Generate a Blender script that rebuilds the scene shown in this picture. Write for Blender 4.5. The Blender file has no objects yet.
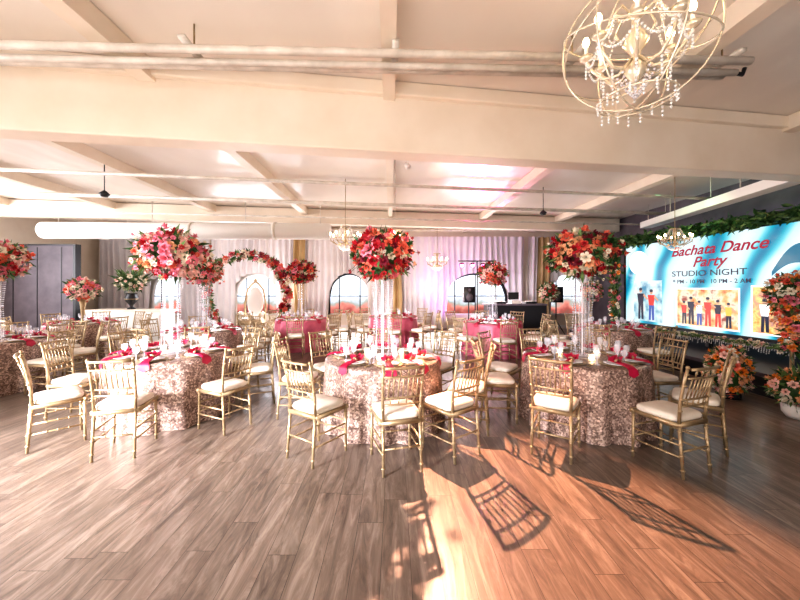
import bpy, math, random
from mathutils import Vector, Matrix
R=random.Random(7)
scene=bpy.context.scene
pi=math.pi
# ---------------------------------------------------------------- materials
def mat(name,col=(.8,.8,.8),rough=.5,metal=0,emit=None,es=0,alpha=1,coat=0):
    m=bpy.data.materials.new(name); m.use_nodes=True
    b=m.node_tree.nodes['Principled BSDF']
    b.inputs['Base Color'].default_value=(*col,1)
    b.inputs['Roughness'].default_value=rough
    b.inputs['Metallic'].default_value=metal
    b.inputs['Alpha'].default_value=alpha
    b.inputs['Coat Weight'].default_value=coat
    if emit:
        b.inputs['Emission Color'].default_value=(*emit,1); b.inputs['Emission Strength'].default_value=es
    return m
def nodes(m): return m.node_tree.nodes,m.node_tree.links,m.node_tree.nodes['Principled BSDF']
def noisy(m,c1,c2,scale=5,bump=0,coord='Object',detail=4,stretch=(1,1,1),bdist=.02):
    N,L,b=nodes(m)
    tc=N.new('ShaderNodeTexCoord'); mp=N.new('ShaderNodeMapping'); mp.inputs['Scale'].default_value=stretch
    n=N.new('ShaderNodeTexNoise'); n.inputs['Scale'].default_value=scale; n.inputs['Detail'].default_value=detail
    r=N.new('ShaderNodeValToRGB'); r.color_ramp.elements[0].color=(*c1,1); r.color_ramp.elements[1].color=(*c2,1)
    r.color_ramp.elements[0].position=.3; r.color_ramp.elements[1].position=.7
    L.new(tc.outputs[coord],mp.inputs[0]); L.new(mp.outputs[0],n.inputs['Vector']); L.new(n.outputs['Fac'],r.inputs[0]); L.new(r.outputs[0],b.inputs['Base Color'])
    if bump:
        bp=N.new('ShaderNodeBump'); bp.inputs['Strength'].default_value=bump; bp.inputs['Distance'].default_value=bdist
        L.new(n.outputs['Fac'],bp.inputs['Height']); L.new(bp.outputs[0],b.inputs['Normal'])
    return m
M={}
M['gold']=noisy(mat('champagne_gold_paint',rough=.38,metal=.55),(.32,.23,.125),(.50,.375,.225),12)
M['cushion']=noisy(mat('ivory_cushion',rough=.7),(.70,.63,.53),(.80,.74,.64),8)
M['cream']=noisy(mat('cream_paint',rough=.5),(.80,.69,.56),(.87,.77,.65),2,.1)
M['white']=mat('white_paint',(.85,.82,.78),.45)
M['pipe']=noisy(mat('painted_pipe',rough=.3),(.56,.50,.43),(.80,.73,.65),6)
M['black']=mat('black_satin',(.012,.012,.015),.45)
M['grey']=noisy(mat('grey_panel',rough=.6),(.085,.07,.085),(.14,.115,.135),3)
M['glass']=mat('clear_glass',(.95,.95,1),.05,alpha=.28)
M['crystal']=mat('crystal_bead',(.92,.90,.94),.08,alpha=.5)
M['china']=mat('white_china',(.85,.83,.8),.2)
M['napkin']=noisy(mat('crimson_satin',rough=.4),(.34,.004,.03),(.56,.015,.08),10)
M['pinkcloth']=noisy(mat('pink_satin',rough=.45),(.42,.07,.13),(.6,.14,.2),6)
M['leaf']=noisy(mat('leaf_green',rough=.5),(.012,.05,.01),(.045,.12,.03),20)
M['leafl']=noisy(mat('leaf_light',rough=.5),(.08,.16,.04),(.18,.28,.10),20)
for k,c1,c2 in [('red',(.34,.005,.012),(.55,.015,.03)),('coral',(.72,.11,.07),(.88,.22,.13)),('peach',(.84,.38,.18),(.92,.54,.32)),
    ('pink',(.70,.14,.21),(.86,.30,.36)),('blush',(.84,.46,.40),(.93,.66,.56)),('ivory',(.84,.74,.55),(.93,.86,.72)),('orange',(.82,.20,.02),(.93,.35,.05)),('wine',(.13,.003,.015),(.25,.006,.03))]:
    M[k]=noisy(mat('petal_'+k,rough=.55),c1,c2,14)
M['bulb']=mat('warm_bulb',(1,.85,.6),.3,emit=(1,.72,.38),es=22)
M['pinkled']=mat('pink_led',(1,.2,.5),.3,emit=(1,.12,.45),es=14)
M['bead']=mat('white_metal',(.82,.72,.56),.25,metal=.5)
M['drape']=noisy(mat('white_drape',rough=.75),(.70,.66,.69),(.84,.80,.81),1.2)
M['golddrape']=noisy(mat('gold_drape',rough=.5),(.36,.23,.10),(.55,.38,.18),2)
def sequin():
    m=mat('champagne_sequin',rough=.35,metal=.35); N,L,b=nodes(m)
    tc=N.new('ShaderNodeTexCoord'); v=N.new('ShaderNodeTexVoronoi'); v.inputs['Scale'].default_value=62
    sep=N.new('ShaderNodeSeparateColor'); r=N.new('ShaderNodeValToRGB')
    r.color_ramp.elements[0].color=(.08,.045,.038,1); r.color_ramp.elements[1].color=(.86,.66,.54,1)
    r.color_ramp.elements[0].position=.15
    e=r.color_ramp.elements.new(.6); e.color=(.31,.205,.165,1)
    n=N.new('ShaderNodeTexNoise'); n.inputs['Scale'].default_value=7; n.inputs['Detail'].default_value=5
    mx=N.new('ShaderNodeMath'); mx.operation='MULTIPLY_ADD'; mx.inputs[1].default_value=.6
    sb=N.new('ShaderNodeMath'); sb.operation='MULTIPLY'; sb.inputs[1].default_value=.55
    L.new(tc.outputs['Object'],v.inputs['Vector']); L.new(tc.outputs['Object'],n.inputs['Vector'])
    L.new(v.outputs['Color'],sep.inputs[0]); L.new(sep.outputs[0],mx.inputs[0]); L.new(n.outputs['Fac'],sb.inputs[0]); L.new(sb.outputs[0],mx.inputs[2])
    L.new(mx.outputs[0],r.inputs[0]); L.new(r.outputs[0],b.inputs['Base Color'])
    bp=N.new('ShaderNodeBump'); bp.inputs['Strength'].default_value=.8; bp.inputs['Distance'].default_value=.012
    L.new(sep.outputs[1],bp.inputs['Height']); L.new(bp.outputs[0],b.inputs['Normal'])
    return m
M['sequin']=sequin()
def floor_mat():
    m=mat('oak_laminate',rough=.33,coat=.1); N,L,b=nodes(m)
    def math_(op,a,bb=None,c=None):
        n=N.new('ShaderNodeMath'); n.operation=op
        for i,q in enumerate((a,bb,c)):
            if q is None: continue
            if isinstance(q,(int,float)): n.inputs[i].default_value=q
            else: L.new(q,n.inputs[i])
        return n.outputs[0]
    tc=N.new('ShaderNodeTexCoord'); sp=N.new('ShaderNodeSeparateXYZ'); L.new(tc.outputs['Object'],sp.inputs[0])
    PW,PL=.17,1.25
    xs=math_('DIVIDE',sp.outputs['X'],PW); row=math_('FLOOR',xs)
    wn=N.new('ShaderNodeTexWhiteNoise'); wn.noise_dimensions='1D'; L.new(row,wn.inputs['W'])
    ys=math_('ADD',math_('DIVIDE',sp.outputs['Y'],PL),math_('MULTIPLY',wn.outputs['Value'],7.0)); col=math_('FLOOR',ys)
    cb=N.new('ShaderNodeCombineXYZ'); L.new(row,cb.inputs[0]); L.new(col,cb.inputs[1])
    w2=N.new('ShaderNodeTexWhiteNoise'); w2.noise_dimensions='2D'; L.new(cb.outputs[0],w2.inputs['Vector'])
    fx=math_('FRACT',xs); fy=math_('FRACT',ys)
    ex=math_('MINIMUM',fx,math_('SUBTRACT',1.0,fx)); ey=math_('MINIMUM',fy,math_('SUBTRACT',1.0,fy))
    seam=math_('MINIMUM',math_('MULTIPLY',ex,PW),math_('MULTIPLY',ey,PL)); sm=math_('LESS_THAN',seam,.0015)
    mg=N.new('ShaderNodeMapping'); mg.inputs['Scale'].default_value=(11,1.5,1)
    ad=N.new('ShaderNodeVectorMath'); ad.operation='ADD'; sc=N.new('ShaderNodeVectorMath'); sc.operation='SCALE'; sc.inputs['Scale'].default_value=13
    L.new(w2.outputs['Color'],sc.inputs[0]); L.new(tc.outputs['Object'],mg.inputs[0]); L.new(mg.outputs[0],ad.inputs[0]); L.new(sc.outputs[0],ad.inputs[1])
    n=N.new('ShaderNodeTexNoise'); n.inputs['Scale'].default_value=1.3; n.inputs['Detail'].default_value=9; n.inputs['Roughness'].default_value=.7; n.inputs['Distortion'].default_value=1.0
    L.new(ad.outputs[0],n.inputs['Vector'])
    r=N.new('ShaderNodeValToRGB'); r.color_ramp.elements[0].position=.28; r.color_ramp.elements[0].color=(.058,.042,.032,1)
    r.color_ramp.elements[1].position=.75; r.color_ramp.elements[1].color=(.31,.25,.20,1)
    e=r.color_ramp.elements.new(.5); e.color=(.155,.114,.086,1)
    L.new(n.outputs['Fac'],r.inputs[0])
    mr=N.new('ShaderNodeMapRange'); mr.inputs[3].default_value=.80; mr.inputs[4].default_value=1.2
    L.new(w2.outputs['Value'],mr.inputs[0])
    mu=N.new('ShaderNodeMix'); mu.data_type='RGBA'; mu.blend_type='MULTIPLY'; mu.inputs[0].default_value=1
    L.new(r.outputs[0],mu.inputs[6]); L.new(mr.outputs[0],mu.inputs[7])
    mo=N.new('ShaderNodeMix'); mo.data_type='RGBA'; mo.inputs[7].default_value=(.04,.028,.02,1)
    L.new(sm,mo.inputs[0]); L.new(mu.outputs[2],mo.inputs[6]); L.new(mo.outputs[2],b.inputs['Base Color'])
    bp=N.new('ShaderNodeBump'); bp.inputs['Strength'].default_value=.15; bp.inputs['Distance'].default_value=.01
    L.new(n.outputs['Fac'],bp.inputs['Height']); L.new(bp.outputs[0],b.inputs['Normal'])
    return m
M['floor']=floor_mat()
M['ceil']=noisy(mat('ceiling_fabric_liner',rough=.3),(.78,.70,.62),(.88,.80,.72),.8,.45,bdist=.2,detail=3,stretch=(1,.45,1))
def view_mat():
    m=mat('outdoor_view',(0,0,0),.1); N,L,b=nodes(m)
    tc=N.new('ShaderNodeTexCoord'); sp=N.new('ShaderNodeSeparateXYZ'); L.new(tc.outputs['Object'],sp.inputs[0])
    n=N.new('ShaderNodeTexNoise'); n.inputs['Scale'].default_value=2.5; L.new(tc.outputs['Object'],n.inputs['Vector'])
    ma=N.new('ShaderNodeMath'); ma.operation='MULTIPLY_ADD'; ma.inputs[1].default_value=.8
    L.new(n.outputs['Fac'],ma.inputs[0]); L.new(sp.outputs['Z'],ma.inputs[2])
    mr=N.new('ShaderNodeMapRange'); mr.inputs[1].default_value=.8; mr.inputs[2].default_value=2.5; L.new(ma.outputs[0],mr.inputs[0])
    r=N.new('ShaderNodeValToRGB')
    cs=[(0,(.08,.09,.06)),(.15,(.30,.07,.06)),(.26,(.55,.20,.16)),(.34,(.30,.33,.3)),(.44,(.55,.60,.70)),(.55,(.78,.86,1))]
    r.color_ramp.elements[0].color=(*cs[0][1],1); r.color_ramp.elements[1].position=1; r.color_ramp.elements[1].color=(.90,.95,1,1)
    for p,c in cs[1:]:
        e=r.color_ramp.elements.new(p); e.color=(*c,1)
    L.new(mr.outputs[0],r.inputs[0]); L.new(r.outputs[0],b.inputs['Emission Color']); b.inputs['Emission Strength'].default_value=1.5
    return m
M['view']=view_mat()
M['daylight']=mat('daylight_pane',(.8,.85,.9),.2,emit=(.9,.93,1),es=2.5)
# ---------------------------------------------------------------- mesh builder
class MB:
    def __init__(s): s.v=[];s.f=[];s.m=[];s.mats=[]
    def mi(s,k):
        if k not in s.mats: s.mats.append(k)
        return s.mats.index(k)
    def add(s,vs,fs,k):
        o=len(s.v); s.v+= [tuple(v) for v in vs]; i=s.mi(k)
        for f in fs: s.f.append(tuple(o+a for a in f)); s.m.append(i)
    def box(s,c,d,k,rot=0):
        cx,cy,cz=c; a,b,e=d[0]/2,d[1]/2,d[2]/2; co,si=math.cos(rot),math.sin(rot)
        vs=[]
        for z in(-e,e):
            for x,y in((-a,-b),(a,-b),(a,b),(-a,b)): vs.append((cx+x*co-y*si,cy+x*si+y*co,cz+z))
        s.add(vs,[(3,2,1,0),(4,5,6,7),(0,1,5,4),(1,2,6,5),(2,3,7,6),(3,0,4,7)],k)
    def path(s,pts,rad,k,n=8,closed=False,cap=True):
        pts=[Vector(p) for p in pts]; N=len(pts)
        if not isinstance(rad,(list,tuple)): rad=[rad]*N
        vs=[];prev=None
        for i,p in enumerate(pts):
            if closed: t=pts[(i+1)%N]-pts[i-1]
            else: t=pts[min(i+1,N-1)]-pts[max(i-1,0)]
            t.normalize()
            if prev is None: u=t.orthogonal().normalized()
            else:
                u=prev-t*prev.dot(t)
                u=u.normalized() if u.length>1e-6 else t.orthogonal().normalized()
            prev=u; w=t.cross(u)
            for j in range(n):
                a=2*pi*j/n; vs.append(p+(u*math.cos(a)+w*math.sin(a))*rad[i])
        fs=[]
        for i in range(N if closed else N-1):
            for j in range(n):
                a=i*n+j;b=i*n+(j+1)%n;i2=(i+1)%N
                fs.append((a,b,i2*n+(j+1)%n,i2*n+j))
        if cap and not closed: fs+=[tuple(range(n))[::-1],tuple((N-1)*n+j for j in range(n))]
        s.add(vs,fs,k)
    def lathe(s,prof,k,c=(0,0,0),n=20):
        vs=[];fs=[]
        for r,z in prof:
            for j in range(n):
                a=2*pi*j/n; vs.append((c[0]+r*math.cos(a),c[1]+r*math.sin(a),c[2]+z))
        for i in range(len(prof)-1):
            for j in range(n): fs.append((i*n+j,i*n+(j+1)%n,(i+1)*n+(j+1)%n,(i+1)*n+j))
        s.add(vs,fs,k)
    def ball(s,c,r,k,n=8,sc=(1,1,1)):
        prof=[(max(1e-4,math.sin(pi*i/(n//2+1))) ,-math.cos(pi*i/(n//2+1))) for i in range(n//2+2)]
        vs=[];fs=[]
        for rr,z in prof:
            for j in range(n):
                a=2*pi*j/n; vs.append((c[0]+r*sc[0]*rr*math.cos(a),c[1]+r*sc[1]*rr*math.sin(a),c[2]+r*sc[2]*z))
        for i in range(len(prof)-1):
            for j in range(n): fs.append((i*n+j,i*n+(j+1)%n,(i+1)*n+(j+1)%n,(i+1)*n+j))
        s.add(vs,fs,k)
    def octa(s,c,r,k,h=1.3):
        x,y,z=c
        s.add([(x+r,y,z),(x,y+r,z),(x-r,y,z),(x,y-r,z),(x,y,z+r*h),(x,y,z-r*h)],[(0,1,4),(1,2,4),(2,3,4),(3,0,4),(1,0,5),(2,1,5),(3,2,5),(0,3,5)],k)
    def strand(s,p,q,sag,nb,r,k):
        p=Vector(p);q=Vector(q)
        for i in range(nb):
            t=(i+.5)/nb; c=p.lerp(q,t); c.z-=sag*4*t*(1-t); s.octa(c,r,k)
    def rose(s,c,nrm,size,k):
        nrm=Vector(nrm).normalized(); u=nrm.orthogonal().normalized(); w=nrm.cross(u); c=Vector(c)
        sp=R.random()*6.28
        for cnt,r0,r1,h,wd,z0 in ((3,.08,.22,.75,1.25,.1),(5,.2,.55,.62,.8,.0),(6,.3,1.0,.32,.68,-.12)):
            for i in range(cnt):
                a0=sp+2*pi*i/cnt+cnt
                vs=[]
                for vv in (0,.55,1):
                    for uu in (-1,0,1):
                        a=a0+uu*wd*(.6+.4*math.sin(pi*min(vv+.25,1)))
                        cup=(1-.18*abs(uu)) if vv>.5 else 1
                        rr=(r0+(r1-r0)*vv**1.4)*cup; hh=z0+h*(vv**.8)*(1-.15*abs(uu)*vv)-(.15*vv**4 if r1>.9 else 0)
                        vs.append(c+(u*math.cos(a)*rr+w*math.sin(a)*rr+nrm*hh)*size)
                s.add(vs,[(0,1,4,3),(1,2,5,4),(3,4,7,6),(4,5,8,7)],k)
    def leaf(s,p,d,L,W,k):
        p=Vector(p); d=Vector(d).normalized(); sd=d.cross(Vector((R.uniform(-1,1),R.uniform(-1,1),R.uniform(-1,1))))
        if sd.length<1e-3: sd=d.orthogonal()
        sd.normalize(); up=sd.cross(d)
        s.add([p,p+d*L*.5+sd*W+up*L*.06,p+d*L-up*L*.12,p+d*L*.5-sd*W+up*L*.06,p+d*L*.5],[(0,1,4),(1,2,4),(2,3,4),(3,0,4)],k)
    def bouquet(s,c,rx,rz,n,ks,size,lk=('leaf','leafl'),leaves=80,core=True):
        c=Vector(c)
        if core: s.ball(c,rx*.8,'leaf',12,(1,1,rz/rx))
        g=pi*(3-5**.5)
        for i in range(n):
            z=1-2*(i+.5)/n; rr=(1-z*z)**.5; a=g*i+R.uniform(-.15,.15)
            d=Vector((rr*math.cos(a),rr*math.sin(a),z))
            j=R.uniform(.80,1.08)+(.10 if R.random()<.15 else 0)
            p=c+Vector((d.x*rx*j,d.y*rx*j,d.z*rz*j))
            s.rose(p,d+Vector((R.uniform(-.3,.3),R.uniform(-.3,.3),R.uniform(-.1,.3))),size*R.uniform(.6,1.3),R.choice(ks))
        for i in range(leaves):
            d=Vector((R.gauss(0,1),R.gauss(0,1),R.gauss(0,1))).normalized()
            p=c+Vector((d.x*rx,d.y*rx,d.z*rz))*.85
            s.leaf(p,d+Vector((0,0,R.uniform(-.6,.3))),R.uniform(.10,.22)*rx/.38,.024*rx/.38,R.choice(lk))
    def mesh(s,name,smooth=True):
        me=bpy.data.meshes.new(name); me.from_pydata(s.v,[],s.f)
        for k in s.mats: me.materials.append(M[k])
        me.polygons.foreach_set('material_index',s.m)
        if smooth: me.polygons.foreach_set('use_smooth',[True]*len(s.f))
        me.update(); return me
    def obj(s,name,loc=(0,0,0),rz=0,smooth=True):
        return put(s.mesh(name,smooth),name,loc,rz)
def put(me,name,loc=(0,0,0),rz=0,sc=1):
    o=bpy.data.objects.new(name,me); o.location=loc; o.rotation_euler=(0,0,rz); o.scale=(sc,)*3
    scene.collection.objects.link(o); return o
def boxo(name,c,d,k,rot=0,bev=0):
    b=MB(); b.box((0,0,0),d,k); o=b.obj(name,c,rot,smooth=False)
    if bev:
        m=o.modifiers.new('b','BEVEL'); m.width=bev; m.segments=2
    return o
# ---------------------------------------------------------------- room shell
X0,X1,Y0,Y1,H=-11.5,7.6,-4.0,13.2,3.9
cx,cy=(X0+X1)/2,(Y0+Y1)/2; WX,WY=X1-X0,Y1-Y0
boxo('floor',(cx,cy,-.05),(WX+.4,WY+.4,.1),'floor')
boxo('ceiling',(cx,cy,H+.05),(WX+.4,WY+.4,.1),'ceil')
boxo('wall_back',(cx,Y1+.1,H/2),(WX+.4,.2,H),'cream')
boxo('wall_front',(cx,Y0-.1,H/2),(WX+.4,.2,H),'cream')
boxo('wall_left',(X0-.1,cy,H/2),(.2,WY,H),'cream')
boxo('wall_right',(X1+.1,cy,H/2),(.2,WY,H),'grey')
boxo('baseboard_back',(cx,Y1-.02,.06),(WX,.04,.12),'white')
ang=.145
def tbeam(name,y,zb,zt,w,k='cream'):
    return boxo(name,(-1.9,y-1.9*math.tan(ang),(zb+zt)/2),((WX-.3)/math.cos(ang),w,zt-zb),k,ang,.015)
tbeam('ceiling_beam',3.98,3.13,3.88,.26)
tbeam('ceiling_beam',3.98,3.74,3.895,.40).name='beam_ledge'
tbeam('ceiling_beam',10.4,3.45,3.88,.25)
for x in (-10,-7.5,-5.0,-2.5,-.02,2.85,5.4):
    b=MB(); w=.13 if abs(x)<.1 else .17
    b.box((0,(Y0+Y1)/2,3.8),(w,WY-.1,.19),'cream')
    o=b.obj('ceiling_joist',(x,0,0),0,False); o.rotation_euler=(0,0,.012)
b=MB()
for dy,z,r in ((0,3.60,.035),(.13,3.58,.03),(.26,3.64,.045),(.13,3.70,.02)):
    b.path([(-7,-.24+dy,z),(-2,-.07+dy,z),(3.15,.09+dy,z)],r,'pipe',10)
for x in (-6,-4.1,-1.75,0,1.6,3.0):
    y=x*.033
    b.box((x,y+.12,3.65),(.06,.42,.03),'pipe',.03); b.path([(x,y+.1,3.65),(x,y+.1,3.89)],.008,'gold',6)
b.path([(3.1,.24,3.6),(3.24,.25,3.58),(3.26,.25,3.64)],.018,'black',8)
b.obj('ceiling_conduit',(0,2.92,0))
def pipe(name,pts,r,k='pipe'):
    b=MB(); b.path(pts,r,k,10)
    for p in (pts[0],pts[len(pts)//2],pts[-1]): b.path([p,(p[0],p[1],3.89)],.008,k,6)
    return b.obj(name)
pipe('sprinkler_pipe',[(-8,5.0,3.42),(0,6.1,3.42),(6.5,7.0,3.42)],.03)
pipe('sprinkler_pipe',[(-9,6.7,3.5),(0,7.9,3.5),(7,8.8,3.5)],.04)
pipe('sprinkler_pipe',[(-9,7.6,3.32),(0,8.6,3.32),(7,9.4,3.32)],.022)
pipe('curtain_rail',[(-9,11.4,3.5),(0,11.4,3.5),(7,11.4,3.5)],.03)
b=MB(); b.path([(-9.3,9,3.1),(-1.75,9.2,3.1)],.22,'white',24)
for x in (-9,-6.5,-4,-2): b.path([(x,9.1,3.3),(x,9.1,3.89)],.012,'pipe',6)
for x in (-7.8,-5.4,-3.2): b.path([(x-.03,9.1,3.1),(x+.03,9.1,3.1)],.24,'pipe',24)
b.obj('air_duct')
boxo('trim_1',(6.3,6.2,3.28),(.28,6.2,.16),'white',-.17)
for yy in (4.2,6.2,8.2):
    b=MB(); b.path([(6.3-(yy-6.2)*-.17,yy,3.36),(6.3-(yy-6.2)*-.17,yy,3.895)],.012,'pipe',6); b.obj('hanger_rod')
# ---------------------------------------------------------------- windows + drapes on back wall
wins=[(-8.7,1.3),(-5.3,1.7),(-1.75,1.6),(3.1,2.4),(6.6,1.5)]
ZS=.55
def archtop(x,cxw,w,top=2.12):
    t=(x-cxw)/(w/2); return 1.25+(top-1.25)*math.sqrt(max(0,1-t*t))
for i,(wx,w) in enumerate(wins):
    b=MB(); n=18; y=Y1-.03
    xs=[wx-w/2+w*j/n for j in range(n+1)]
    vs=[(x,y,ZS) for x in xs]+[(x,y,archtop(x,wx,w)) for x in xs]
    b.add(vs,[(j,j+1,n+2+j,n+1+j) for j in range(n)],'view')
    fr=[(wx-w/2,y-.03,ZS)]+[(x,y-.03,archtop(x,wx,w)) for x in xs]+[(wx+w/2,y-.03,ZS)]
    b.path(fr,.06,'black' if i in(2,3) else 'white',6)
    b.path([(wx-w/2,y-.03,ZS),(wx+w/2,y-.03,ZS)],.035,'white',6)
    for q in ((-.25,.25) if w<2 else (-.33,0,.33)):
        x=wx+q*w; b.path([(x,y-.03,ZS),(x,y-.03,archtop(x,wx,w))],.022,'black',6)
    b.path([(wx-w/2,y-.03,1.25),(wx+w/2,y-.03,1.25)],.018,'black',6)
    b.obj('window_%d'%(i+1),smooth=False)
def drape(xa,xb,k='drape',y=12.85,top=3.5,folds=7.0,amp=.08):
    b=MB(); n=int((xb-xa)/.04); vs=[];rows=10
    for i in range(n+1):
        x=xa+(xb-xa)*i/n; zb=.02
        for wx,w in wins:
            ww=w*.96
            if abs(x-wx)<ww/2 and k=='drape': zb=max(zb,archtop(x,wx,ww,2.12))
        for j in range(rows+1):
            t=j/rows; z=zb+(top-zb)*t
            vs.append((x+.03*math.sin(z*1.3+x*3),y+amp*(1.15-.5*t)*math.sin(x*folds*2*pi/1.6+.6*math.sin(x*2.1))+.03*math.sin(x*31),z))
    fs=[(i*(rows+1)+j,(i+1)*(rows+1)+j,(i+1)*(rows+1)+j+1,i*(rows+1)+j+1) for i in range(n) for j in range(rows)]
    b.add(vs,fs,k); return b.obj('window_curtain')
for xa,xb in ((-11.2,-7.05),(-7.0,-3.6),(-3.5,-.05),(0,4.9),(5.0,7.4)): drape(xa,xb)
drape(-3.75,-3.35,'golddrape',12.6,3.45); drape(5.25,5.75,'golddrape',12.6,3.45); drape(-.1,.25,'golddrape',12.6,3.45)
for i,y in enumerate((1.2,4.2,7.2)):
    b=MB(); b.box((0,0,0),(.02,2.2,1.7),'daylight')
    for q in (-1.1,0,1.1): b.box((.03,q,0),(.06,.08,1.8),'white')
    for q in (-.87,.87): b.box((.03,0,q),(.06,2.3,.08),'white')
    b.obj('window_%d'%(6+i),(X0+.02,y,2.3),smooth=False)
for i,x in enumerate((-7,-2.5,2)):  # glowing windows added behind the camera, out of view, to go with the fills
    b=MB(); b.box((0,0,0),(2.6,.02,1.7),'daylight')
    for q in (-1.3,0,1.3): b.box((q,.03,0),(.08,.06,1.8),'white')
    for q in (-.87,.87): b.box((0,.03,q),(2.7,.06,.08),'white')
    b.obj('window_%d'%(9+i),(x,Y0+.02,1.9),smooth=False)
b=MB(); b.box((0,0,1.4),(2.1,.12,2.8),'grey'); b.box((1.09,0,1.42),(.07,.18,2.84),'black'); b.box((0,0,2.82),(2.2,.16,.04),'black')
for q in (-.7,0,.7): b.box((q,-.065,1.4),(.02,.012,2.7),'black')
b.obj('folding_partition',(-10.35,9.9,0),smooth=False)
# ---------------------------------------------------------------- chiavari chair
def chair():
    b=MB(); g='gold'
    def turned(p,q,r,rings):
        p=Vector(p);q=Vector(q); b.path([p,q],[r*.85,r],g,8)
        for t in rings:
            c=p.lerp(q,t); d=(q-p).normalized()*.009
            b.path([c-d,c,c+d],[r*.9,r*1.45,r*.9],g,8)
    for s in(-1,1):
        turned((s*.19,.19,0),(s*.185,.185,.45),.0145,(.12,.4,.62,.85))
        turned((s*.17,-.225,0),(s*.165,-.19,.45),.0145,(.15,.42,.62,.85))
        b.path([(s*.165,-.19,.45),(s*.17,-.20,.62),(s*.175,-.232,.80),(s*.178,-.262,.93)],[.0145,.0135,.0125,.012],g,8)
        for z in (.56,.66,.78,.88): b.path([(s*.17,-.19-(z-.5)*.16,z-.008),(s*.17,-.191-(z-.5)*.16,z),(s*.17,-.193-(z-.5)*.16,z+.008)],[.013,.019,.013],g,8)
        b.ball((s*.179,-.264,.937),.017,g,8)
        for z in (.17,.27): turned((s*.188,.188,z),(s*.169,-.21,z),.009,(.3,.5,.7))
    for z in (.20,.30):
        turned((-.187,.187,z),(.187,.187,z),.009,(.3,.5,.7))
    turned((-.168,-.21,.22),(.168,-.21,.22),.009,(.3,.5,.7))
    b.box((0,.195,.435),(.41,.035,.035),g); b.box((0,-.19,.435),(.36,.03,.035),g)
    for s in(-1,1): b.box((s*.182,0,.435),(.03,.39,.035),g)
    prof=[(.93,.452),(1,.462),(1.01,.485),(.97,.502),(.8,.512),(.4,.517),(.01,.518)]
    n=28;vs=[];fs=[]
    for sc,z in prof:
        for j in range(n):
            a=2*pi*j/n; c,s_=math.cos(a),math.sin(a)
            x=math.copysign(abs(c)**.35,c)*.19*sc; y=math.copysign(abs(s_)**.35,s_)*.185*sc
            vs.append((x*(1+y*.25),y,z))
    for i in range(len(prof)-1):
        for j in range(n): fs.append((i*n+j,i*n+(j+1)%n,(i+1)*n+(j+1)%n,(i+1)*n+j))
    b.add(vs,fs,'cushion')
    yb=lambda z:-.19-(max(0,z-.6))**1.3*.32-(z-.45)*.05
    for z,r in ((.925,.013),(.845,.0095),(.655,.0095),(.595,.0095)):
        b.path([(-.172,yb(z),z),(-.09,yb(z)-.012,z),(0,yb(z)-.016,z),(.09,yb(z)-.012,z),(.172,yb(z),z)],r,g,8)
    for i in range(7):
        x=-.126+.042*i; c=-.014*(1-(x/.17)**2)
        b.path([(x,yb(.655)+c,.655),(x,yb(.75)+c-.003,.75),(x,yb(.845)+c,.845)],[.006,.0065,.006],g,6)
        b.ball((x,yb(.75)+c-.003,.75),.010,g,6)
    for i in range(4):
        x=-.105+.07*i; c=-.014*(1-(x/.17)**2)
        b.path([(x,yb(.845)+c,.845),(x,yb(.92)+c,.925)],.006,g,6); b.ball((x,yb(.885)+c,.885),.011,g,6)
        b.path([(x,yb(.595)+c,.595),(x,yb(.655)+c,.655)],.006,g,6)
    return b.mesh('chiavari_chair')
CH=chair()
def table(R0=.68,k='sequin',seed=0):
    b=MB(); n=120; prof=[(.001,.76),(R0*.5,.76),(R0*.9,.76),(R0-.012,.758),(R0,.748)]
    vs=[];rings=len(prof)
    for r,z in prof:
        for j in range(n): a=2*pi*j/n; vs.append((r*math.cos(a),r*math.sin(a),z))
    for i in range(1,15):
        t=i/14; z=.748*(1-t)+.004
        for j in range(n):
            a=2*pi*j/n
            r=R0+.028*t+.035*t**.8*math.sin(13*a+seed+.5*math.sin(3*a))+.012*t*math.sin(29*a+seed)
            vs.append((r*math.cos(a),r*math.sin(a),z))
    rings+=14; fs=[(i*n+j,(i+1)*n+j,(i+1)*n+(j+1)%n,i*n+(j+1)%n) for i in range(rings-1) for j in range(n)]
    b.add(vs,fs,k); return b.mesh('round_banquet_table')
TA=table(); TP=table(.68,'pinkcloth',2)
def setting():
    b=MB()
    b.lathe([(.001,.004),(.10,.004),(.135,.010),(.155,.016),(.157,.012),(.10,.0),(.001,.0)],'gold',n=28)
    b.lathe([(.001,.012),(.075,.012),(.09,.020),(.118,.026),(.118,.022),(.075,.008)],'china',n=28)
    P=[(-.06,.045),(0,.04),(.06,.034),(.12,.03),(.175,.018),(.197,.008),(.207,-.012),(.212,-.04),(.217,-.085)]
    vs=[]
    for i,(y,z) in enumerate(P):
        w=.03+.03*min(1,abs(i-1.5)/5)
        for j in range(7):
            u=j/6*2-1; vs.append((u*w,y,(z+.008*math.cos(u*9) if z>0 else z+(.03*abs(u) if i==len(P)-1 else 0))))
    b.add(vs,[(i*7+j,i*7+j+1,(i+1)*7+j+1,(i+1)*7+j) for i in range(len(P)-1) for j in range(6)],'napkin')
    b.path([(-.035,.02,.045),(0,.02,.068),(.035,.02,.045)],.012,'gold',8)
    for i in range(5):
        a=i*1.25; b.leaf((0,-.02,.04),(math.cos(a),math.sin(a),.6),.10,.04,'napkin')
    for gx,gy,h in ((.14,-.12,.2),(.19,-.05,.15)):
        b.lathe([(.001,.001),(.032,.002),(.03,.005),(.005,.01),(.004,h*.42),(.02,h*.5),(.034,h*.68),(.035,h*.85),(.029,h)],'glass',(gx,gy,0),12)
    b.path([(-.18,-.08,.005),(-.18,.07,.005)],.005,'gold',6); b.path([(-.2,-.08,.005),(-.2,.07,.005)],.005,'gold',6)
    return b.mesh('place_setting')
PS=setting()
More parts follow.
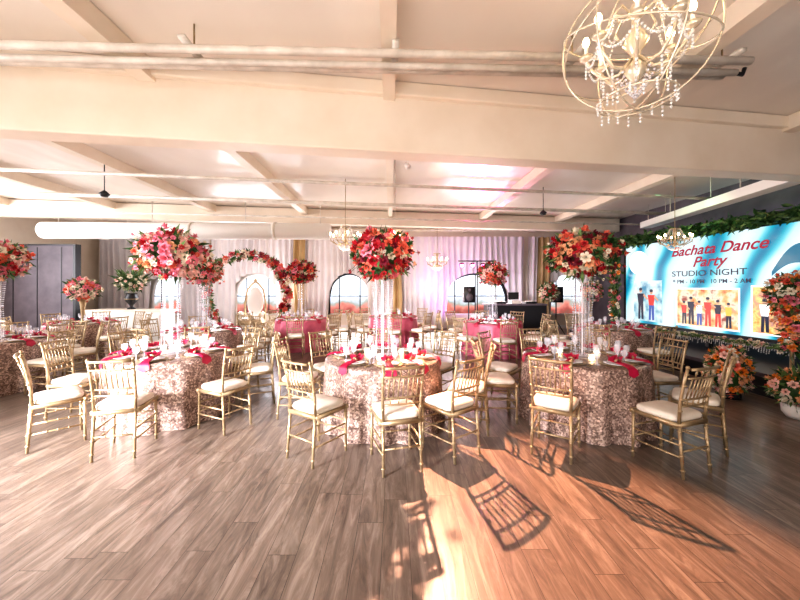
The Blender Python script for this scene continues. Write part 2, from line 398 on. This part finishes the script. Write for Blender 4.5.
def center(ks,rx=.37,rz=.31,zc=1.20,n=150,size=.072):
    b=MB()
    b.lathe([(.001,.012),(.17,.012),(.17,0),(.001,0)],'glass',n=24)
    b.lathe([(.001,.03),(.06,.03),(.08,.012)],'crystal',n=16)
    top=zc-rz*.75
    b.lathe([(.012,.02),(.012,top)],'crystal',n=8)
    for i in range(4):
        a=i*pi/2+.4; b.path([(.075*math.cos(a),.075*math.sin(a),.01),(.075*math.cos(a),.075*math.sin(a),top)],.006,'glass',6)
    b.lathe([(.001,top+.012),(.15,top+.012),(.15,top),(.001,top)],'bead',n=20)
    b.lathe([(.001,top*.5+.006),(.11,top*.5+.006),(.11,top*.5),(.001,top*.5)],'crystal',n=20)
    for i in range(16):
        a=2*pi*i/16
        p=(.145*math.cos(a),.145*math.sin(a),top); q=(.10*math.cos(a),.10*math.sin(a),top*.5)
        b.strand(p,q,-.0,18,.0065,'crystal')
        b.strand((.10*math.cos(a+.1),.10*math.sin(a+.1),top*.5),(.13*math.cos(a),.13*math.sin(a),.03),.0,15,.0065,'crystal')
    b.bouquet((0,0,zc),rx,rz,n,ks,size,leaves=110)
    for i in range(30):
        a=R.random()*6.28; d=Vector((math.cos(a),math.sin(a),R.uniform(-.8,.9))).normalized()
        p=Vector((0,0,zc))+Vector((d.x*rx,d.y*rx,d.z*rz))*1.02; q=p+d*R.uniform(.05,.12)+Vector((0,0,-.03))
        b.path([p,q],.003,'leaf',4); b.rose(q,d,size*.5,R.choice(ks))
    return b.mesh('floral_centerpiece')
RED=['red','red','wine','coral','pink','ivory','peach','red','leaf']
PNK=['pink','blush','coral','blush','ivory','pink','red','peach']
ORG=['red','coral','red','peach','peach','wine','ivory','leaf']
CR=center(RED,.33,.28,1.24); CP=center(PNK,.37,.27,1.27,150); CO=center(ORG,.36,.25,1.24)
CS=center(['red','pink','coral','blush'],.30,.25,1.16,90,.07)
def goldvase(ks):
    b=MB(); b.lathe([(.001,0),(.09,0),(.09,.015),(.03,.04),(.022,.12),(.03,.2),(.05,.4),(.085,.62),(.09,.63),(.08,.62)],'gold',n=24)
    b.bouquet((0,0,.78),.31,.22,85,ks,.07); return b.mesh('flower_vase')
GV=goldvase(['pink','blush','coral','ivory'])
placed=[];tables=[]
T=[
 (-2.87,4.36,[-78,-128,-26,22,65,108,150,-170],TA,CP),
 (-.15,4.12,[-81,-125,-48,-14,172,138,92,45],TA,CR),
 (2.27,4.12,[-132,176,-78,-38,10,52,95,138],TA,CO),
 (-6.32,5.35,None,TA,CP),
 (-3.75,6.65,None,TA,CS),
 (-7.3,7.95,None,TA,GV),
 (-2.45,8.95,None,TP,CR),
 (2.35,8.2,None,TP,CS),
 (-.05,9.6,None,TP,None),
 (4.45,7.0,None,TA,None),
]
for x,y,*_ in T: tables.append((x,y))
for ti,(x,y,angs,me,cp) in enumerate(T):
    put(me,'round_banquet_table',(x,y,0),ti*.7)
    if cp: put(cp,'flower_vase' if cp is GV else 'floral_centerpiece',(x,y,.761),ti*1.3)
    if angs is None:
        o=R.uniform(0,45); angs=[o+45*i for i in range(8)]
    for k,a in enumerate(angs):
        a=math.radians(a); r=1.01+R.uniform(0,.04)
        px,py=x+r*math.cos(a),y+r*math.sin(a)
        ok=all((px-u)**2+(py-v)**2>.48**2 for u,v in placed) and all((px-u)**2+(py-v)**2>.96**2 for u,v in tables if (u,v)!=(x,y)) and not(px>4.95 and py>4.3)
        if ok:
            placed.append((px,py)); put(CH,'chiavari_chair',(px,py,0),a+pi/2+R.uniform(-.14,.14))
        if y<9.7:
            put(PS,'place_setting',(x+.485*math.cos(a),y+.485*math.sin(a),.762),a-pi/2)
    if y<5 :
        for a in (.4,2.5,4.6):
            b=MB(); b.lathe([(.001,0),(.03,0),(.035,.02),(.037,.07),(.034,.07)],'glass',n=12); b.lathe([(.001,.02),(.02,.02),(.02,.035),(.001,.037)],'bulb',n=10)
            b.obj('tealight_candle',(x+.25*math.cos(a),y+.25*math.sin(a),.763))
# ---------------------------------------------------------------- floral arch + throne
b=MB(); rr=1.3; C=Vector((0,0,1.36))
for r_ in (rr,rr-.12): b.path([(r_*math.cos(2*pi*i/48),0,C.z+r_*math.sin(2*pi*i/48)) for i in range(48)],.018,'gold',8,closed=True)
b.box((0,0,.02),(1.3,.5,.04),'gold')
for i in range(190):
    a=R.choice([R.uniform(-.5,2.2),R.uniform(1.5,4.1),R.uniform(-.3,1.2)])
    d=Vector((math.cos(a),0,math.sin(a))); wd=.10+.07*math.sin(a*3)**2
    p=C+d*(rr-.05+R.uniform(-wd,wd))+Vector((0,R.uniform(-.12,.08),0))
    b.rose(p,Vector((R.uniform(-.5,.5),-1,R.uniform(-.3,.5)))+d*.5,R.uniform(.06,.11),R.choice(['red','pink','coral','ivory','blush','wine','red']))
for i in range(260):
    a=R.uniform(-.6,4.2); d=Vector((math.cos(a),0,math.sin(a))); b.leaf(C+d*(rr-.05),d*R.choice((-1,1))+Vector((R.uniform(-1,1),R.uniform(-1,.3),R.uniform(-1,1))),.24,.04,R.choice(('leaf','leafl')))
b.obj('floral_arch',(-4.6,10.6,0))
b=MB()
b.box((0,0,.42),(.7,.6,.16),'gold'); b.ball((0,0,.52),.33,'china',16,(1,.9,.3))
for sx in(-1,1):
    for sy in(-1,1): b.path([(sx*.3,sy*.25,.36),(sx*.33,sy*.28,.2),(sx*.30,sy*.26,.0)],[.035,.025,.03],'gold',8)
    b.path([(sx*.35,.2,.7),(sx*.37,0,.75),(sx*.37,-.25,.7),(sx*.36,-.25,.45)],.03,'gold',8)
    b.path([(sx*.33,.27,.4),(sx*.36,.3,1.0),(sx*.28,.32,1.5),(sx*.1,.33,1.72),(0,.33,1.78)],.035,'gold',8)
b.ball((0,.3,1.1),.3,'china',16,(.95,.18,1.7)); b.ball((0,.33,1.82),.07,'gold',10)
b.obj('throne_chair',(-4.85,11.5,0))
b=MB(); b.box((0,0,.45),(2.2,.55,.9),'white'); b.box((0,0,.92),(2.3,.65,.05),'cream')
for q in (-.72,0,.72): b.box((q,-.285,.45),(.62,.02,.7),'china')
b.obj('bar_counter',(-7.75,10.0,0),smooth=False)
b=MB(); b.lathe([(.001,0),(.11,0),(.10,.03),(.04,.07),(.05,.12),(.15,.25),(.17,.34),(.12,.42),(.15,.47),(.13,.46)],'black',n=24)
b.path([(.16*math.cos(2*pi*i/20),.16*math.sin(2*pi*i/20),.3) for i in range(20)],.012,'gold',6,closed=True)
b.bouquet((0,0,.8),.34,.26,50,['ivory','ivory','blush'],.07,leaves=160)
for i in range(60):
    a=R.random()*6.28; d=Vector((math.cos(a),math.sin(a),R.uniform(0,1.3))); b.leaf((0,0,.75),d,R.uniform(.45,.62),.05,R.choice(('leaf','leafl')))
b.obj('flower_urn',(-7.75,10.0,.947))
# ---------------------------------------------------------------- DJ area
b=MB(); b.box((0,0,.5),(1.9,.6,1.0),'black'); b.box((0,0,1.02),(2.0,.7,.05),'grey')
for q in (-.5,.5): b.box((q,0,1.08),(.36,.36,.07),'black'); b.lathe([(.001,.02),(.13,.02),(.13,0)],'pipe',(q,0,1.115),18)
b.box((0,0,1.1),(.3,.35,.1),'pipe'); b.box((0,.1,1.3),(.36,.02,.24),'black')
b.obj('dj_booth',(4.0,11.4,0),smooth=False)
for sx in (2.45,5.35):
    b=MB()
    for a in (0,2.1,4.2): b.path([(0,0,.5),(.3*math.cos(a),.3*math.sin(a),.02)],.014,'black',6)
    b.path([(0,0,.45),(0,0,1.1)],.02,'black',8); b.box((0,0,1.35),(.34,.3,.52),'black'); 
    b.path([(0,-.151,1.26),(0,-.16,1.26)],.12,'grey',20); b.path([(0,-.151,1.5),(0,-.16,1.5)],.05,'grey',16)
    b.obj('loudspeaker',(sx,11.3,0))
b=MB()
for a in (0,2.1,4.2): b.path([(0,0,.6),(.4*math.cos(a),.4*math.sin(a),.02)],.014,'black',6)
b.path([(0,0,.5),(0,0,2.42)],.02,'black',8); b.path([(-.6,0,2.42),(.6,0,2.42)],.02,'black',8)
for q in (-.5,-.17,.17,.5):
    b.path([(q,.1,2.32),(q,-.1,2.28)],[.05,.08],'black',14); b.path([(q,-.101,2.28),(q,-.106,2.28)],.065,'pinkled',14)
b.obj('stage_light_stand',(2.6,10.75,0))
# ---------------------------------------------------------------- stage + LED wall
b=MB(); b.box((0,0,.17),(2.0,5.9,.34),'black'); b.box((-1.01,0,.31),(.03,5.92,.06),'grey')
for q in (-2,0,2): b.box((-1.015,q,.15),(.02,.03,.28),'grey')
b.obj('stage_platform',(6.4,7.55,0),0,False)
def emis(name,c,s=1.0): return mat(name,(0,0,0),.3,emit=c,es=s)
def screen_bg():
    m=mat('led_background',(0,0,0),.25); N,L,b=nodes(m)
    tc=N.new('ShaderNodeTexCoord'); mp=N.new('ShaderNodeMapping'); mp.inputs['Rotation'].default_value=(0,0,.5); mp.inputs['Location'].default_value=(.6,.2,0)
    w=N.new('ShaderNodeTexWave'); w.inputs['Scale'].default_value=.35; w.inputs['Distortion'].default_value=9; w.inputs['Detail'].default_value=2.5; w.inputs['Detail Scale'].default_value=.8
    r=N.new('ShaderNodeValToRGB'); el=r.color_ramp.elements
    el[0].color=(.01,.22,.38,1); el[1].color=(.72,.90,.95,1)
    for p,c in ((.12,(.02,.42,.56,1)),(.28,(.15,.62,.75,1)),(.5,(.55,.84,.90,1))):
        e=el.new(p); e.color=c
    L.new(tc.outputs['Object'],mp.inputs[0]); L.new(mp.outputs[0],w.inputs['Vector']); L.new(w.outputs['Fac'],r.inputs[0]); L.new(r.outputs[0],b.inputs['Emission Color']); b.inputs['Emission Strength'].default_value=1.0
    return m
M['led']=screen_bg()
def photo_mat(name,cols,scale):
    m=mat(name,(0,0,0),.3); N,L,b=nodes(m)
    tc=N.new('ShaderNodeTexCoord'); n=N.new('ShaderNodeTexNoise'); n.inputs['Scale'].default_value=scale; n.inputs['Detail'].default_value=3
    r=N.new('ShaderNodeValToRGB'); el=r.color_ramp.elements; el[0].position=.3; el[1].position=.7
    el[0].color=(*cols[0],1); el[1].color=(*cols[-1],1)
    for i,c in enumerate(cols[1:-1]): e=el.new(.3+.4*(i+1)/(len(cols)-1)); e.color=(*c,1)
    L.new(tc.outputs['Object'],n.inputs['Vector']); L.new(n.outputs['Fac'],r.inputs[0]); L.new(r.outputs[0],b.inputs['Emission Color']); b.inputs['Emission Strength'].default_value=1
    return m
M['ph1']=photo_mat('led_photo_a',[(.6,.12,.05),(.9,.5,.2),(.95,.8,.6),(.35,.08,.06)],5)
M['ph2']=photo_mat('led_photo_b',[(.05,.25,.4),(.5,.7,.75),(.9,.85,.8)],4)
M['ph3']=photo_mat('led_photo_c',[(.8,.28,.05),(.95,.72,.25),(.85,.35,.2),(.1,.3,.35)],6)
M['fw']=emis('led_white',(1,1,1),1.3); M['fr']=emis('led_crimson',(.36,.0,.03),1); M['fb']=emis('led_dark',(.02,.02,.05),1)
M['fred']=emis('led_red',(.8,.05,.04),1); M['fblue']=emis('led_blue',(.05,.1,.4),1); M['fskin']=emis('led_skin',(.7,.38,.24),1); M['fyel']=emis('led_yellow',(1,.55,.08),1); M['fteal']=emis('led_teal',(.0,.16,.28),1)
P0=Vector((6.28,9.25,.68)); ux=Vector((.10,-.989,0)).normalized(); uy=Vector((0,0,1)); uz=ux.cross(uy)
E=bpy.data.objects.new('led_video_wall',None); scene.collection.objects.link(E)
E.matrix_world=Matrix(((ux.x,uy.x,uz.x,P0.x),(ux.y,uy.y,uz.y,P0.y),(ux.z,uy.z,uz.z,P0.z),(0,0,0,1)))
SW,SH=4.3,2.0
def child(o): o.parent=E
b=MB(); b.box((SW/2,SH/2,-.08),(SW,SH,.14),'led')
child(b.obj('display_panel',smooth=False))
b=MB(); b.box((SW/2,-.03,-.08),(SW+.1,.05,.18),'black'); b.box((SW/2,SH+.03,-.08),(SW+.1,.05,.18),'black'); b.box((-.03,SH/2,-.08),(.05,SH+.1,.18),'black'); b.box((SW+.03,SH/2,-.08),(.05,SH+.1,.18),'black')
for q in (.3,SW/2,SW-.3): b.box((q,-.195,-.08),(.08,.28,.1),'black')
child(b.obj('display_frame',smooth=False))
def quad(b,x0,y0,x1,y1,z,k): b.add([(x0,y0,z),(x1,y0,z),(x1,y1,z),(x0,y1,z)],[(0,1,2,3)],k)
def ell(b,x,y,rx,ry,z,k,n=20): b.add([(x+rx*math.cos(2*pi*i/n),y+ry*math.sin(2*pi*i/n),z) for i in range(n)],[tuple(range(n))],k)
def person(b,x,y,h,z,shirt,pants):
    b.add([(x-.10*h,y,z),(x-.02*h,y,z),(x,y+.45*h,z),(x+.03*h,y,z),(x+.11*h,y,z),(x+.10*h,y+.5*h,z),(x-.09*h,y+.5*h,z)],[(0,1,2,6),(2,3,4,5),(2,5,6)],pants)
    b.add([(x-.09*h,y+.48*h,z+.002),(x+.09*h,y+.48*h,z+.002),(x+.14*h,y+.82*h,z+.002),(x-.14*h,y+.82*h,z+.002)],[(0,1,2,3)],shirt)
    b.add([(x+.12*h,y+.82*h,z+.003),(x+.10*h,y+.74*h,z+.003),(x+.25*h,y+.62*h,z+.003),(x+.28*h,y+.66*h,z+.003)],[(0,1,2,3)],'fskin')
    ell(b,x,y+.92*h,.06*h,.08*h,z+.003,'fskin'); ell(b,x,y+.955*h,.065*h,.05*h,z+.004,'fb')
b=MB(); z=.001
quad(b,.28,.06,1.12,1.08,z,'ph2'); quad(b,1.48,.06,2.8,.9,z,'fw'); quad(b,1.51,.09,2.77,.87,z+.001,'ph1'); quad(b,2.98,.06,4.2,.95,z,'fw'); quad(b,3.01,.09,4.17,.92,z+.001,'ph3')
for x,h,a,c in ((.50,.8,'fb','fb'),(.82,.76,'fred','fblue')): person(b,x,.10,h,z+.003,a,c)
for x,h,a,c in ((1.68,.5,'fred','fb'),(1.84,.6,'fb','fb'),(2.02,.52,'fw','fblue'),(2.2,.6,'fred','fred'),(2.4,.55,'fb','fred'),(2.6,.5,'fyel','fb')): person(b,x,.11,h,z+.004,a,c)
for x,h,a,c in ((3.2,.6,'fw','fb'),(3.5,.55,'fred','fred'),(3.85,.6,'fblue','fb')): person(b,x,.11,h,z+.004,a,c)
ell(b,.42,1.55,.30,.30,z,'fw',32)
vs=[];n=24
for i in range(n+1):
    t=i/n; x=3.3+.98*t; y=1.15+.6*t+.14*math.sin(t*6); w=.04+.13*math.sin(pi*t)
    vs+= [(x,y-w,z+.001),(x,y+w,z+.001)]
b.add(vs,[(2*i,2*i+2,2*i+3,2*i+1) for i in range(n)],'fteal')
child(b.obj('display_artwork',smooth=False))
def text(s,x,y,size,k,shear=0,off=0.012,sx=1):
    cu=bpy.data.curves.new('t','FONT'); cu.body=s; cu.size=size; cu.shear=shear; cu.offset=off*size; cu.extrude=.001; cu.align_x='CENTER'
    cu.materials.append(M[k]); o=bpy.data.objects.new('display_lettering',cu); scene.collection.objects.link(o); o.location=(x,y,.006); o.scale=(sx,1,1); o.parent=E
text('Bachata Dance',2.3,1.62,.30,'fr',.35,.02,1.05); text('Party',2.2,1.36,.30,'fr',.35,.02,1.05)
text('STUDIO NIGHT',2.15,1.16,.17,'fb',0,.01,1.3); text('9 PM - 10 PM   10 PM - 2 AM',2.2,1.0,.12,'fb',0,.01,1.1)
b=MB()
def W(u,v,w): return P0+ux*u+uy*v+uz*w
b.path([W(-.2,SH+.14,.1),W(SW+.3,SH+.14,.1)],.04,'leaf',6)
for i in range(1500):
    u=R.uniform(-.35,SW+.3); v=min(SH+.26,max(SH+.02,SH+.13+R.gauss(0,.06))); w=R.uniform(.03,.2)
    b.leaf(W(u,v,w),uz*R.uniform(0.1,1)+ux*R.uniform(-1,1)+uy*R.uniform(-.9,.45),R.uniform(.12,.22),.032,R.choice(('leaf','leaf','leafl')))
for i in range(500):
    u=-.22+R.gauss(0,.05); v=R.uniform(0,SH); b.leaf(W(u,v,R.uniform(.03,.15)),uz*R.uniform(0,1)+ux*R.uniform(-1,.6)+uy*R.uniform(-1,.8),R.uniform(.12,.22),.03,R.choice(('leaf','leafl')))
for i in range(40):
    b.rose(W(-.25+R.gauss(0,.10),R.uniform(0,SH*.9),.17),uz+uy*.2,R.uniform(.05,.09),R.choice(['ivory','pink','coral','orange']))
b.obj('foliage_garland')
b=MB()
b.path([W(0,-.12,.12),W(SW,-.12,.12)],.012,'leaf',6)
for i in range(110):
    u=SW*i/110; L_=R.uniform(.06,.16); b.strand(W(u,-.10,.12),W(u,-.10-L_,.14),0,5,.012,'china')
for i in range(150):
    b.rose(W(R.uniform(0,SW),-.10+R.gauss(0,.03),.14),uz+uy*.5,R.uniform(.025,.05),R.choice(['ivory','ivory','blush']))
for i in range(300): b.leaf(W(R.uniform(0,SW),-.10,.12),uz+ux*R.uniform(-1,1)+uy*R.uniform(-.7,.8),.11,.02,'leafl')
b.obj('flower_garland')
def arrangement(x,y,z,rx,rz,n,ks,base=None,cascade=False):
    b=MB()
    if base=='pot': b.lathe([(.001,0),(.12,0),(.16,.06),(.17,.16),(.15,.17)],'white',n=24); zc=.14+rz
    elif base=='column':
        b.lathe([(.001,0),(.15,0),(.15,.03),(.025,.05),(.02,1.15-z),(.10,1.2-z),(.12,1.24-z)],'gold',n=24); zc=1.2-z+rz
    else:
        b.lathe([(.001,0),(.14,0),(.14,.06),(.001,.07)],'black',n=16); zc=rz*1.02+.02
    b.bouquet((0,0,zc),rx,rz,n,ks,.065,leaves=160)
    if cascade:
        for i in range(70):
            t=R.random(); a=R.random()*6.28; rr_=.06+.14*t
            b.rose((rr_*math.cos(a),rr_*math.sin(a),.35+(1.2-z-.35)*t),(math.cos(a),math.sin(a),.2),R.uniform(.04,.075),R.choice(ks))
        for i in range(90):
            t=R.random(); a=R.random()*6.28; b.leaf((.04,0,.3+.6*t),(math.cos(a),math.sin(a),R.uniform(-.8,.4)),.24,.03,R.choice(('leaf','leafl')))
    for i in range(50):
        d=Vector((R.uniform(-1,1),R.uniform(-1,1),R.uniform(.2,1.2))); b.leaf((0,0,zc),d,R.uniform(rx*1.1,rx*1.35),.03,R.choice(('leaf','leafl')))
    return b.obj('flower_arrangement',(x,y,z))
OP=['orange','peach','coral','orange','ivory','blush']
arrangement(4.85,4.95,0,.24,.36,80,OP)
arrangement(4.95,4.15,0,.26,.2,50,OP,'pot')
arrangement(5.78,4.95,.341,.25,.30,80,['coral','peach','pink','orange','ivory'],'column',True)
arrangement(5.72,9.9,.341,.26,.28,80,['ivory','blush','peach','pink'],'column')
arrangement(4.6,10.2,0,.26,.26,60,['ivory','red','blush'],'column')
# ---------------------------------------------------------------- chandeliers
def orb():
    b=MB(); r=.41
    for i in range(3):
        a=i*pi/3+.3
        b.path([(r*math.cos(t)*math.cos(a),r*math.cos(t)*math.sin(a),r*math.sin(t)*1.05) for t in [2*pi*j/48 for j in range(48)]],.0055,'bead',6,closed=True)
    for tl in (.35,-.45):
        b.path([(r*math.cos(t),r*math.sin(t)*math.cos(tl),r*math.sin(t)*math.sin(tl)) for t in [2*pi*j/48 for j in range(48)]],.0055,'bead',6,closed=True)
    b.lathe([(.001,-.28),(.02,-.26),(.05,-.21),(.06,-.17),(.025,-.13),(.03,-.08),(.07,-.02),(.05,.03),(.018,.08),(.025,.14),(.04,.18),(.015,.23),(.012,.43)],'bead',n=16)
    for i in range(8):
        a=2*pi*i/8; c,s=math.cos(a),math.sin(a); ro=.27
        pts=[(.03,-.12),(.09,-.19),(.17,-.19),(.23,-.12),(ro,-.04)]
        b.path([(x*c,x*s,z) for x,z in pts],.010,'bead',8)
        b.lathe([(.001,-.045),(.03,-.03),(.045,-.010),(.035,-.02)],'bead',(ro*c,ro*s,0),12)
        b.lathe([(.012,-.03),(.012,.06),(.001,.062)],'china',(ro*c,ro*s,0),8)
        b.ball((ro*c,ro*s,.088),.021,'bulb',8,(1,1,1.7))
        b.path([(.02*c,.02*s,.15),(.10*c,.10*s,.20),(.15*c,.15*s,.14),(.13*c,.13*s,.09)],.007,'bead',6)
        b.strand((.15*c,.15*s,.14),(ro*c,ro*s,-.03),.06,14,.010,'china')
        c2,s2=math.cos(a+pi/4),math.sin(a+pi/4)
        b.strand((ro*c,ro*s,-.04),(ro*c2,ro*s2,-.04),.09,14,.010,'china')
        b.strand((.15*c,.15*s,.12),(.15*c2,.15*s2,.12),.06,8,.009,'crystal')
        b.strand((ro*c,ro*s,-.05),(ro*c,ro*s,-.16),0,5,.011,'china')
        b.strand((.10*c,.10*s,-.2),(.0,.0,-.36),.02,9,.010,'crystal')
        b.strand((.17*c,.17*s,-.2),(.17*c,.17*s,-.32),0,5,.011,'china')
    for i in range(20):
        a=2*pi*i/20; rr_=r*.5; z0=-r*1.05*math.sqrt(1-.25); b.strand((rr_*math.cos(a),rr_*math.sin(a),z0+.02),(rr_*math.cos(a),rr_*math.sin(a),z0-R.uniform(.03,.09)),0,4,.010,'china')
    b.path([(r*.5*math.cos(t),r*.5*math.sin(t),-r*1.05*math.sqrt(.75)) for t in [2*pi*j/32 for j in range(32)]],.006,'bead',6,closed=True)
    for j in range(7): b.path([(.014*math.cos(t)*(j%2),.014*math.cos(t)*((j+1)%2),.45+j*.045+.026*math.sin(t)) for t in [2*pi*q/10 for q in range(10)]],.004,'bead',5,closed=True)
    return b.mesh('chandelier')
def crys(top=.5):
    b=MB()
    b.path([(0,0,.3),(0,0,top+.3)],.008,'gold',6)
    b.lathe([(.001,-.2),(.03,-.17),(.05,-.1),(.02,0),(.03,.15),(.05,.25),(.02,.32)],'gold',n=12)
    for rad,z in ((.30,0),(.12,.3)): b.path([(rad*math.cos(2*pi*i/28),rad*math.sin(2*pi*i/28),z) for i in range(28)],.01,'gold',6,closed=True)
    for i in range(20):
        a=2*pi*i/20; c,s=math.cos(a),math.sin(a)
        b.strand((.12*c,.12*s,.3),(.30*c,.30*s,0),.06,14,.011,'crystal'); b.strand((.30*c,.30*s,0),(.05*c,.05*s,-.28),.06,14,.011,'crystal')
    for i in range(8):
        a=2*pi*i/8; c,s=math.cos(a),math.sin(a)
        b.path([(.04*c,.04*s,-.1),(.2*c,.2*s,-.16),(.36*c,.36*s,-.06),(.37*c,.37*s,.0)],.012,'gold',6)
        b.lathe([(.012,0),(.012,.08),(.001,.08)],'china',(.37*c,.37*s,0),8); b.ball((.37*c,.37*s,.11),.024,'bulb',8,(1,1,1.7))
        b.strand((.37*c,.37*s,-.02),(.37*c,.37*s,-.1),0,4,.01,'crystal')
    return b.mesh('chandelier')
put(orb(),'chandelier',(1.50,2.12,3.14),.2)
for x,y,z,sc in ((-1.05,7.2,2.62,.85),(5.35,6.5,2.50,.7),(1.35,10.9,2.4,.9)):
    put(crys(top=(3.89-z)/sc-.3),'chandelier',(x,y,z),.3,sc)
for x,y,z in ((-5.0,5.85,3.2),(3.4,7.8,3.3)):
    b=MB(); b.path([(0,0,.05),(0,0,3.89-z)],.008,'black',6); b.lathe([(.001,-.05),(.05,-.045),(.08,0),(.03,.05),(.001,.07)],'black',n=16); b.obj('pendant_speaker',(x,y,z))
SP=Vector((.22,5.75,3.62)); TG=Vector((.85,2.0,0)); D=(TG-SP).normalized()
b=MB(); b.path([(0,0,.0),(0,0,.27)],.012,'white',6); b.path([-D*.12,-D*.02],[.04,.05],'white',14)
b.obj('ceiling_spotlight',SP)
# ---------------------------------------------------------------- lights
def light(t,name,loc,e,col,target=None,size=1,size2=None,spot=None,blend=.3,spread=None):
    l=bpy.data.lights.new(name,t); l.energy=e; l.color=col
    if t=='AREA':
        l.size=size
        if size2: l.shape='RECTANGLE'; l.size_y=size2
        if spread: l.spread=math.radians(spread)
    else: l.shadow_soft_size=size
    if spot: l.spot_size=math.radians(spot); l.spot_blend=blend
    o=bpy.data.objects.new(name,l); o.location=loc; scene.collection.objects.link(o)
    if target is not None: o.rotation_euler=(Vector(target)-Vector(loc)).to_track_quat('-Z','Y').to_euler()
    return o
light('AREA','window_light_left',(X0+.25,4.2,2.2),620,(.95,.94,1),(0,4.6,2.6),8,2.2)
light('AREA','window_light_front',(-2,Y0+.3,1.9),45,(1,.94,.88),(-1,6,3.0),12,1.8)  # added fill behind the camera, no known window there
light('AREA','window_light_corner',(-7,Y0+.3,2.6),620,(.95,.92,1),(-3.2,1.8,0),2.6,1.6,spread=44)  # added fill from the unseen corner, brightens the left floor
light('AREA','bounce_uplight',(-1,-2.2,.4),125,(1,.91,.82),(-.5,2.2,3.9),8,1.5,spread=120)  # added fill aimed up, stands in for light bounced onto the front ceiling
light('SPOT','warm_ceiling_spot',SP,4200,(1,.47,.29),TG,.03,None,40,.6)
light('SPOT','pink_spot',(2.6,10.6,2.5),900,(1,.08,.45),(2.2,7.9,3.9),.05,None,40,.9)
light('SPOT','purple_wash',(2.0,11.6,.25),160,(.7,.22,1),(2.6,13,2.6),.1,None,120,1)
light('SPOT','green_wash',(5.2,6.8,3.5),40,(.35,1,.5),(6.7,7.2,2.9),.1,None,100,1)
for x,y,z,e in ((-1.05,7.2,2.2,16),(5.35,6.5,2.1,8),(1.35,10.9,2.0,20)):
    light('POINT','chandelier_glow',(x,y,z),e,(1,.75,.5),None,.04)
light('AREA','window_light_back',(-5,12.4,1.7),190,(.88,.9,1),(-4,5,.3),3,1.4)
light('AREA','window_light_back',(3.1,12.4,1.7),110,(1,.85,.85),(2,5,.3),2.3,1.3)
light('AREA','bounce_mid',(-2,12.2,.3),190,(1,.90,.84),(-2,8,3.9),9,1)  # added low fill aimed up to brighten the far ceiling, no lamp there
w=bpy.data.worlds.new('World'); scene.world=w; w.use_nodes=True
w.node_tree.nodes['Background'].inputs[0].default_value=(.8,.85,1,1); w.node_tree.nodes['Background'].inputs[1].default_value=.5
# ---------------------------------------------------------------- camera
cd=bpy.data.cameras.new('camera'); co=bpy.data.objects.new('camera',cd); scene.collection.objects.link(co)
co.location=(0,0,1.6); co.rotation_euler=(pi/2,0,0); cd.sensor_width=36; cd.lens=15.3; cd.shift_x=5/800; cd.shift_y=-13/800; cd.clip_start=.05
scene.camera=co
scene.view_settings.view_transform='Standard'; scene.view_settings.exposure=0.12
for lk in ('Medium High Contrast','None'):
    try:
        scene.view_settings.look=lk; break
    except Exception: pass
print('LOOK',scene.view_settings.look)
